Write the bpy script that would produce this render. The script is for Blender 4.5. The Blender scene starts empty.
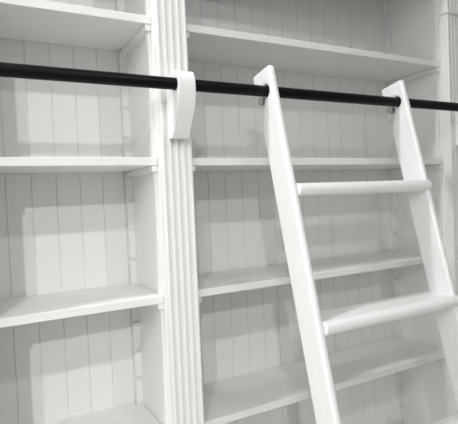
import bpy, bmesh, math, random
from mathutils import Vector, Matrix
random.seed(3)
S = bpy.context.scene
COL = S.collection
H0 = 1.45                       # camera height above the floor; all z below are relative to it

# ------------------------------------------------------------------ materials
def paint(name, col, rough=0.42, bump=0.03, scale=60.0, var=0.02, metal=0.0, spec=0.5):
    m = bpy.data.materials.new(name); m.use_nodes = True
    nt = m.node_tree; b = nt.nodes['Principled BSDF']
    tc = nt.nodes.new('ShaderNodeTexCoord')
    n = nt.nodes.new('ShaderNodeTexNoise'); n.inputs['Scale'].default_value = scale; n.inputs['Detail'].default_value = 4
    nt.links.new(tc.outputs['Object'], n.inputs['Vector'])
    mx = nt.nodes.new('ShaderNodeMix'); mx.data_type = 'RGBA'
    mx.inputs['A'].default_value = (*[c * (1 - var) for c in col], 1)
    mx.inputs['B'].default_value = (*[min(1, c * (1 + var)) for c in col], 1)
    nt.links.new(n.outputs['Fac'], mx.inputs['Factor'])
    nt.links.new(mx.outputs['Result'], b.inputs['Base Color'])
    b.inputs['Roughness'].default_value = rough
    b.inputs['Metallic'].default_value = metal
    b.inputs['Specular IOR Level'].default_value = spec
    bp = nt.nodes.new('ShaderNodeBump'); bp.inputs['Strength'].default_value = bump; bp.inputs['Distance'].default_value = 0.002
    nt.links.new(n.outputs['Fac'], bp.inputs['Height']); nt.links.new(bp.outputs['Normal'], b.inputs['Normal'])
    return m
WHITE = paint('white_satin_paint', (0.86, 0.86, 0.85), 0.45, 0.008)
BOARD = paint('white_beadboard_paint', (0.85, 0.85, 0.838), 0.5, 0.012)
LADW = paint('white_ladder_paint', (0.89, 0.892, 0.895), 0.32, 0.015)
BLACK = paint('black_powder_coat', (0.0022, 0.0023, 0.003), 0.38, 0.03, 220, 0.05, spec=0.18)
STEEL = paint('grey_nylon', (0.30, 0.30, 0.29), 0.4, 0.02, 150, 0.05)
FLOORM = paint('pale_stone_floor', (0.52, 0.50, 0.475), 0.5, 0.05, 12, 0.15)

# ------------------------------------------------------------------ helpers
def obj(name, bm, mat, parent=None, bevel=0.0, segs=2, smooth=False, angle=35):
    bmesh.ops.recalc_face_normals(bm, faces=bm.faces)
    me = bpy.data.meshes.new(name); bm.to_mesh(me); bm.free()
    me.materials.append(mat)
    o = bpy.data.objects.new(name, me); COL.objects.link(o)
    if parent: o.parent = parent
    if bevel:
        b = o.modifiers.new('Bevel', 'BEVEL'); b.width = bevel; b.segments = segs
        b.limit_method = 'ANGLE'; b.angle_limit = math.radians(angle)
    if smooth or bevel:
        for p in me.polygons: p.use_smooth = True
        me.set_sharp_from_angle(angle=math.radians(40))
    return o
def box(bm, x0, x1, y0, y1, z0, z1):
    v = [bm.verts.new((x, y, z + H0)) for x in (x0, x1) for y in (y0, y1) for z in (z0, z1)]
    for f in ((0,1,3,2),(4,6,7,5),(0,4,5,1),(2,3,7,6),(0,2,6,4),(1,5,7,3)):
        bm.faces.new([v[i] for i in f])
    return bm
def prism_z(bm, poly, z0, z1):
    a = [bm.verts.new((x, y, z0 + H0)) for x, y in poly]; b = [bm.verts.new((x, y, z1 + H0)) for x, y in poly]
    n = len(poly); bm.faces.new(a); bm.faces.new(b)
    for i in range(n): bm.faces.new((a[i], a[(i+1) % n], b[(i+1) % n], b[i]))
    return bm
def prism_x(bm, poly, x0, x1):
    a = [bm.verts.new((x0, y, z + H0)) for y, z in poly]; b = [bm.verts.new((x1, y, z + H0)) for y, z in poly]
    n = len(poly); bm.faces.new(a); bm.faces.new(b)
    for i in range(n): bm.faces.new((a[i], a[(i+1) % n], b[(i+1) % n], b[i]))
    return bm
def cyl_x(bm, x0, x1, y, z, r, n=40):
    return prism_x(bm, [(y + r*math.cos(2*math.pi*i/n), z + r*math.sin(2*math.pi*i/n)) for i in range(n)], x0, x1)
def tag(o, label, cat, group=None, kind=None):
    o['label'] = label; o['category'] = cat
    if group: o['group'] = group
    if kind: o['kind'] = kind
    return o
def empty(name, loc):
    o = bpy.data.objects.new(name, None); COL.objects.link(o); o.location = loc; o.empty_display_size = .05
    return o
def adopt(root):
    """parts are modelled in world space: cancel the root's offset on its direct children"""
    for c in root.children: c.matrix_parent_inverse = Matrix.Translation(-root.location)

# ------------------------------------------------------------------ dimensions (metres)
F, BK = 1.25, 1.5134            # shelf front plane, back panel plane
PF = 1.215                      # pilaster face plane
TOP, BOT = 1.04, -1.45
XA, XB, XC, XD = 0.022, 0.456, 0.554, 1.651     # left bay A..B, right bay C..D
TH = 0.0225
LZ = dict(a=0.5105, b=0.1222, c=-0.2632, d=-0.6579)
RZ = dict(a=0.5052, b=0.1216, c=-0.2614, d=-0.652, e=-1.04)

# ------------------------------------------------------------------ bookcase
case = empty('bookcase', (0.84, 1.38, 0))
tag(case, 'tall white built-in bookcase with beadboard back and fluted pilasters', 'bookcase')

def beadboard(x0, x1, g0, pitch=0.07):
    """tongue-and-groove panel: flat boards with a narrow V groove between them"""
    pts = [(x0, BK)]
    g = g0
    while g < x1 - .004:
        if g > x0 + .004:
            w = 0.0016
            pts += [(g - w, BK), (g - w*.35, BK + .0028), (g + w*.35, BK + .0028), (g + w, BK)]
        g += pitch
    pts += [(x1, BK), (x1, BK + .014), (x0, BK + .014)]
    return prism_z(bmesh.new(), pts, BOT + .09, TOP - .03)
obj('back_panel', beadboard(XA, XB, 0.0835), BOARD, case)
obj('back_panel', beadboard(XC, XD, 0.597, 0.0695), BOARD, case)
for x0, x1 in ((XA - .098, XA), (XB, XC), (XD, XD + .098)):
    obj('partition', box(bmesh.new(), x0, x1, F, BK + .014, BOT, TOP - .03), WHITE, case)
for x0, x1 in ((XA, XB), (XC, XD)):
    obj('frieze', box(bmesh.new(), x0, x1, F - .02, F + .002, .772, TOP - .03), WHITE, case, .002)
obj('top_board', box(bmesh.new(), XA - .11, XD + .11, F - .05, BK + .014, TOP - .03, TOP), WHITE, case, .003)
obj('plinth', box(bmesh.new(), XA, XB, F + .01, F + .03, BOT, BOT + .09), WHITE, case)
obj('plinth', box(bmesh.new(), XC, XD, F + .01, F + .03, BOT, BOT + .09), WHITE, case)

def pilaster(x0):
    w = .088; x1 = x0 + w
    pts = [(x0, F), (x0, PF + .002), (x0 + .002, PF)]
    for i in range(4):
        c = x0 + .0142 + .0199*i; r = .0078
        for k in range(9):
            a = math.pi*k/8
            pts.append((c - r*math.cos(a), PF + .0062*math.sin(a)))
    pts += [(x1 - .002, PF), (x1, PF + .002), (x1, F)]
    p = obj('pilaster', prism_z(bmesh.new(), pts, BOT, TOP - .03), WHITE, case, smooth=True)
    bm = bmesh.new()                                   # astragal moulding wrapped round the shaft
    o = .008
    prism_z(bm, [(x0 - o, F - .001), (x0 - o, PF - o), (x1 + o, PF - o), (x1 + o, F - .001)], .681, .692)
    obj('moulding', bm, WHITE, p, .004, 3)
    return p
PX = (XA - .092, 0.458, 1.653)
for x in PX: pilaster(x)

# sawtooth strips that carry the shelf cleats
def sawtooth(front, xa, xb):
    ys, d, n = (F + .0125, .018, .0085) if front else (BK - .0005, -.020, -.0095)
    pts = []
    z = .29 - .0973*17
    pts.append((ys, z - .03)); pts.append((ys + d, z - .03))
    while z < TOP - .1:
        pts += [(ys + d, z), (ys + d - n, z + .0005), (ys + d - n, z + .006), (ys + d, z + .020)]
        z += .0973
    pts += [(ys + d, z - .02), (ys, z - .02)]
    return prism_x(bmesh.new(), pts, xa, xb)
for xw, s in ((XA, 1), (XB, -1), (XC, 1), (XD, -1)):
    for front in (True, False):
        w = .008 if front else .021
        a, b = sorted((xw + s*.0002, xw + s*w))
        obj('sawtooth_strip', sawtooth(front, a, b), WHITE, case)

# cleats: a bar at each end of every shelf, set into the sawtooth strips
def cleat(xw, s, ztop):
    a, b = sorted((xw, xw + s*.017))
    obj('shelf_cleat', box(bmesh.new(), a, b, F + .003, BK - .006, ztop - .0165, ztop), WHITE, case, .0012)
for z in LZ.values():
    cleat(XA, 1, z - TH - .0005); cleat(XB, -1, z - TH - .0005)
for z in RZ.values():
    cleat(XC, 1, z - TH - .0005); cleat(XD, -1, z - TH - .0005)
adopt(case)

# ------------------------------------------------------------------ loose shelves
def shelf(xa, xb, z, label):
    g = .0012; fx, fy = .0095, .032; bx, by = .0225, .022
    a, b = xa + g, xb - g; f, k = F, BK - .001
    # corners cut away round the sawtooth strips
    poly = [(a, f), (b, f), (b, f + .0115), (xb - fx, f + .0115), (xb - fx, f + fy), (b, f + fy), (b, k - by), (xb - bx, k - by), (xb - bx, k),
            (xa + bx, k), (xa + bx, k - by), (a, k - by), (a, f + fy), (xa + fx, f + fy), (xa + fx, f + .0115), (a, f + .0115)]
    bm = prism_z(bmesh.new(), poly, z - TH, z)
    o = obj('bookcase_shelf', bm, WHITE, None, .0018)
    # put the origin on the shelf
    c = Vector(((xa + xb)/2, (F + BK)/2, z - TH + H0))
    o.data.transform(Matrix.Translation(-c)); o.location = c
    return tag(o, label, 'shelf', 'adjustable white shelves in the bookcase')
LL = dict(a='empty white shelf in the narrow left bay, highest one, above the black rail',
          b='empty white shelf in the narrow left bay, first one below the black rail',
          c='empty white shelf in the narrow left bay, second one below the black rail',
          d='empty white shelf in the narrow left bay, lowest one at bottom edge of photo')
RL = dict(a='wide white shelf above the ladder top and black rail, right bay',
          b='wide white shelf behind the ladder just above its highest tread',
          c='wide white shelf behind the ladder, between its top two treads',
          d='wide white shelf behind the ladder, just below its second tread',
          e='wide white shelf behind the ladder at the very bottom, level with lowest tread')
for k, z in LZ.items(): shelf(XA, XB, z, LL[k])
for k, z in RZ.items(): shelf(XC, XD, z, RL[k])

# ------------------------------------------------------------------ rail and brackets
RY, RZ0, RR = 1.1490, 0.3030, 0.0157
rail = obj('ladder_rail', cyl_x(bmesh.new(), -.75, 2.15, RY, RZ0, RR), BLACK, None, .002, 2)
c = Vector((.7, RY, RZ0 + H0)); rail.data.transform(Matrix.Translation(-c)); rail.location = c
tag(rail, 'long round black metal ladder rail running across the front of the bookcase', 'rail')

def catmull(P, n=8):
    out = []
    for i in range(len(P) - 1):
        p0 = P[max(i-1, 0)]; p1 = P[i]; p2 = P[i+1]; p3 = P[min(i+2, len(P)-1)]
        for k in range(n):
            t = k/n
            out.append(tuple(.5*(2*p1[j] + (p2[j]-p0[j])*t + (2*p0[j]-5*p1[j]+4*p2[j]-p3[j])*t*t + (3*p1[j]-p0[j]-3*p2[j]+p3[j])*t**3) for j in (0, 1)))
    out.append(P[-1]); return out
# side profile (y from the rail axis, z from the rail axis); back face lies on the pilaster
DB = PF - RY
front = catmull([(.020, .0345), (0, .0345), (-.012, .0305), (-.0205, .014), (-.0225, -.008), (-.0200, -.034), (-.010, -.062), (.006, -.090), (.022, -.116), (.036, -.1350)])
def bracket(xc, label):
    prof = [(DB - .0004, .0345)] + front + [(DB - .0004, -.1350)]
    prof = [(RY + y, RZ0 + z) for y, z in prof]
    # the hole for the rail: two half outlines meeting along a horizontal seam
    R = RR + .0004; n = 12
    up = [(RY + R*math.cos(math.pi*k/n), RZ0 + R*math.sin(math.pi*k/n)) for k in range(n + 1)]          # back -> front over the top
    lo = [(RY - R*math.cos(math.pi*k/n), RZ0 - R*math.sin(math.pi*k/n)) for k in range(n + 1)]          # front -> back underneath
    i = next(j for j in range(1, len(prof)) if prof[j][1] < RZ0)      # profile crosses the axis height
    top_half = [prof[0]] + prof[1:i] + [(RY - .0219, RZ0)] + list(reversed(up)) + [(PF - .0004, RZ0)]
    low_half = [(RY - .0219, RZ0)] + prof[i:] + [(PF - .0004, RZ0)] + list(reversed(lo))
    bm = bmesh.new()
    x0, x1 = xc - .0238, xc + .0238
    for poly in (top_half, low_half): prism_x(bm, poly, x0, x1)
    bmesh.ops.remove_doubles(bm, verts=bm.verts, dist=1e-5)
    # drop the inner seam faces
    seam = [f for f in bm.faces if all(abs(v.co.z - RZ0 - H0) < 1e-5 for v in f.verts)]
    bmesh.ops.delete(bm, geom=seam, context='FACES')
    bmesh.ops.remove_doubles(bm, verts=bm.verts, dist=1e-5)
    o = obj('rail_bracket', bm, LADW, None, .0035, 3)
    cc = Vector((xc, PF, RZ0 + H0)); o.data.transform(Matrix.Translation(-cc)); o.location = cc
    return tag(o, label, 'bracket', 'scrolled white rail brackets')
bracket(.5005, 'curved white bracket holding the black rail on the pilaster between the two bays')
bracket(1.703, 'white rail bracket on the fluted pilaster at the right edge of photo')

# ------------------------------------------------------------------ ladder
K = .2473; FB = -.040; BB = .0493; ST = .022
XS = (.7534, 1.2827)
lad = empty('library_ladder', (1.03, .78, 0))
tag(lad, 'white wooden library ladder hooked over the black rail, leaning on the bookcase', 'ladder')
def stile_profile():
    R = RR + .0016
    P = [(FB + K*.073, .073), (.070, .056), (.048, -.006), (.024, -.006)]
    n = 14
    for k in range(n + 1):                       # slot round the rail: back, over the top, front, underneath
        a = math.radians(-8 + 278*k/n); P.append((R*math.cos(a), R*math.sin(a)))
    P += catmull([(.006, -.0185), (.0115, -.040), (.0185, -.070), (.0215, -.100), (BB - K*.140, -.140), (BB - K*.19, -.19)], 5)[0:]
    zf = BOT - RZ0
    P += [(BB + K*zf, zf), (FB + K*zf, zf)]
    return [(RY + y, RZ0 + z) for y, z in P]
for x in XS:
    st = obj('stile', prism_x(bmesh.new(), stile_profile(), x, x + ST), LADW, lad, .0085, 5, angle=50)
    st.modifiers['Bevel'].use_clamp_overlap = False
    w = bmesh.new(); cyl_x(w, x + .003, x + ST - .003, RY + .0325, RZ0 - .0215, .0125, 28)
    obj('guide_roller', w, STEEL, st, .0015)
for i, z in enumerate((.0335, -.3285, -.699)):
    yf = RY + FB - (RZ0 - z)*K - .0145; th = .038; r = th/2
    yb = yf + .112
    pts = [(yb, z), ] + [(yf + r - r*math.sin(math.pi*k/14), z - r + r*math.cos(math.pi*k/14)) for k in range(15)] + [(yb, z - th)]
    obj('tread', prism_x(bmesh.new(), pts, XS[0] + ST - .0006, XS[1] + .0175), LADW, lad, .003, 2, angle=50)
adopt(lad)

# ------------------------------------------------------------------ room
def setting(name, bm, mat):
    o = obj(name, bm, mat); o['kind'] = 'structure'; return o
WALLP = paint('off_white_wall_paint', (0.74, 0.74, 0.72), 0.7, 0.04, 90)
CEIL = 2.10
setting('floor', box(bmesh.new(), -2.5, 4.5, -6, 1.75, BOT - .05, BOT), FLOORM)
setting('ceiling', box(bmesh.new(), -2.6, 4.5, -6, 1.75, CEIL, CEIL + .05), WALLP)
setting('wall_back', box(bmesh.new(), -2.5, 4.5, BK + .02, BK + .12, BOT, CEIL), WALLP)
setting('wall_right', box(bmesh.new(), 4.4, 4.5, -6, BK + .02, BOT, CEIL), WALLP)
wl = bmesh.new()                                   # left wall; unseen window opening added to let in side light
WY0, WY1, WZ0, WZ1 = -.4, .8, -.7, 1.3
for a in ((-6, WY0, BOT, CEIL), (WY1, BK + .02, BOT, CEIL), (WY0, WY1, BOT, WZ0), (WY0, WY1, WZ1, CEIL)):
    box(wl, -2.6, -2.5, *a)
setting('wall_left', wl, WALLP)
wf = bmesh.new()  # frame of the added, unseen window
for a in ((WY0, WY0 + .05, WZ0, WZ1), (WY1 - .05, WY1, WZ0, WZ1), (WY0 + .05, WY1 - .05, WZ0, WZ0 + .05), (WY0 + .05, WY1 - .05, WZ1 - .05, WZ1),
          (WY0 + .05, WY1 - .05, (WZ0 + WZ1)/2 - .02, (WZ0 + WZ1)/2 + .02)):
    box(wf, -2.59, -2.54, *a)
setting('added_window_1', wf, LADW)

KEY1, KEY2, KEY3, FILL, WIN_FILL, AMB = 66, 25, 36, 3, 15, .58
# ------------------------------------------------------------------ light: ceiling downlights in a row, added fill and window light, pale room round about
def disk_light(name, loc, power, size, col):
    l = bpy.data.lights.new(name, 'AREA'); l.shape = 'DISK'; l.size = size; l.energy = power; l.color = col
    o = bpy.data.objects.new(name, l); COL.objects.link(o); o.location = (loc[0], loc[1], loc[2] + H0)
    return o
def aim(o, tgt):
    o.rotation_euler = (Vector((tgt[0], tgt[1], tgt[2] + H0)) - o.location).to_track_quat('-Z', 'Y').to_euler()
WARM = (1, .996, .985)
a = disk_light('downlight_or_fill', (-1.2, -1.50, 2.06), KEY1, .11, WARM); aim(a, (-1.85, -1.2, 1.06))
b = disk_light('downlight_or_fill', (-1.75, -3.75, 2.06), KEY2, .14, WARM); aim(b, (-1.65, -1.15, .46)); b.data.spread = math.radians(70)
c = disk_light('downlight_or_fill', (-.65, 1.06, 2.06), KEY3, .2, WARM); aim(c, (-.35, 1.06, 1.06))
d = disk_light('downlight_or_fill', (1.3, -1.50, 2.06), FILL, .14, WARM); aim(d, (0, .7, .26)); d.data.spread = math.radians(70)  # weak added fill from the right, lifts shade in the left bay
l = bpy.data.lights.new('window_fill', 'AREA'); l.shape = 'RECTANGLE'; l.size = WZ1 - WZ0; l.size_y = WY1 - WY0; l.energy = WIN_FILL; l.color = (.97, .985, 1)  # added fill in the invented window, brightens from the left
wo = bpy.data.objects.new('window_fill', l); COL.objects.link(wo)
wo.location = (-2.52, (WY0 + WY1)/2, (WZ0 + WZ1)/2 + H0); wo.rotation_euler = (0, -math.pi/2, 0)
W = bpy.data.worlds.new('World'); S.world = W; W.use_nodes = True
bg = W.node_tree.nodes['Background']; bg.inputs['Color'].default_value = (.96, .98, 1, 1); bg.inputs['Strength'].default_value = AMB

# ------------------------------------------------------------------ camera
yaw, pitch, roll = (math.radians(v) for v in (28.3071, -1.6463, -2.456))
fw = Vector((math.sin(yaw)*math.cos(pitch), math.cos(yaw)*math.cos(pitch), math.sin(pitch)))
rt = Vector((math.cos(yaw), -math.sin(yaw), 0)); up = rt.cross(fw)
R = math.cos(roll)*rt + math.sin(roll)*up; U = -math.sin(roll)*rt + math.cos(roll)*up
cd = bpy.data.cameras.new('camera'); cam = bpy.data.objects.new('camera', cd); COL.objects.link(cam)
M = Matrix((R, U, -fw)).transposed().to_4x4(); M.translation = Vector((0, 0, H0))
cam.matrix_world = M
cd.sensor_fit = 'HORIZONTAL'; cd.sensor_width = 36; cd.lens = 472.86/458*36; cd.clip_start = .02
S.camera = cam
S.view_settings.view_transform = 'Standard'; S.view_settings.look = 'None'
S.view_settings.gamma = 1; S.view_settings.use_curve_mapping = False
S.view_settings.exposure = -0.12
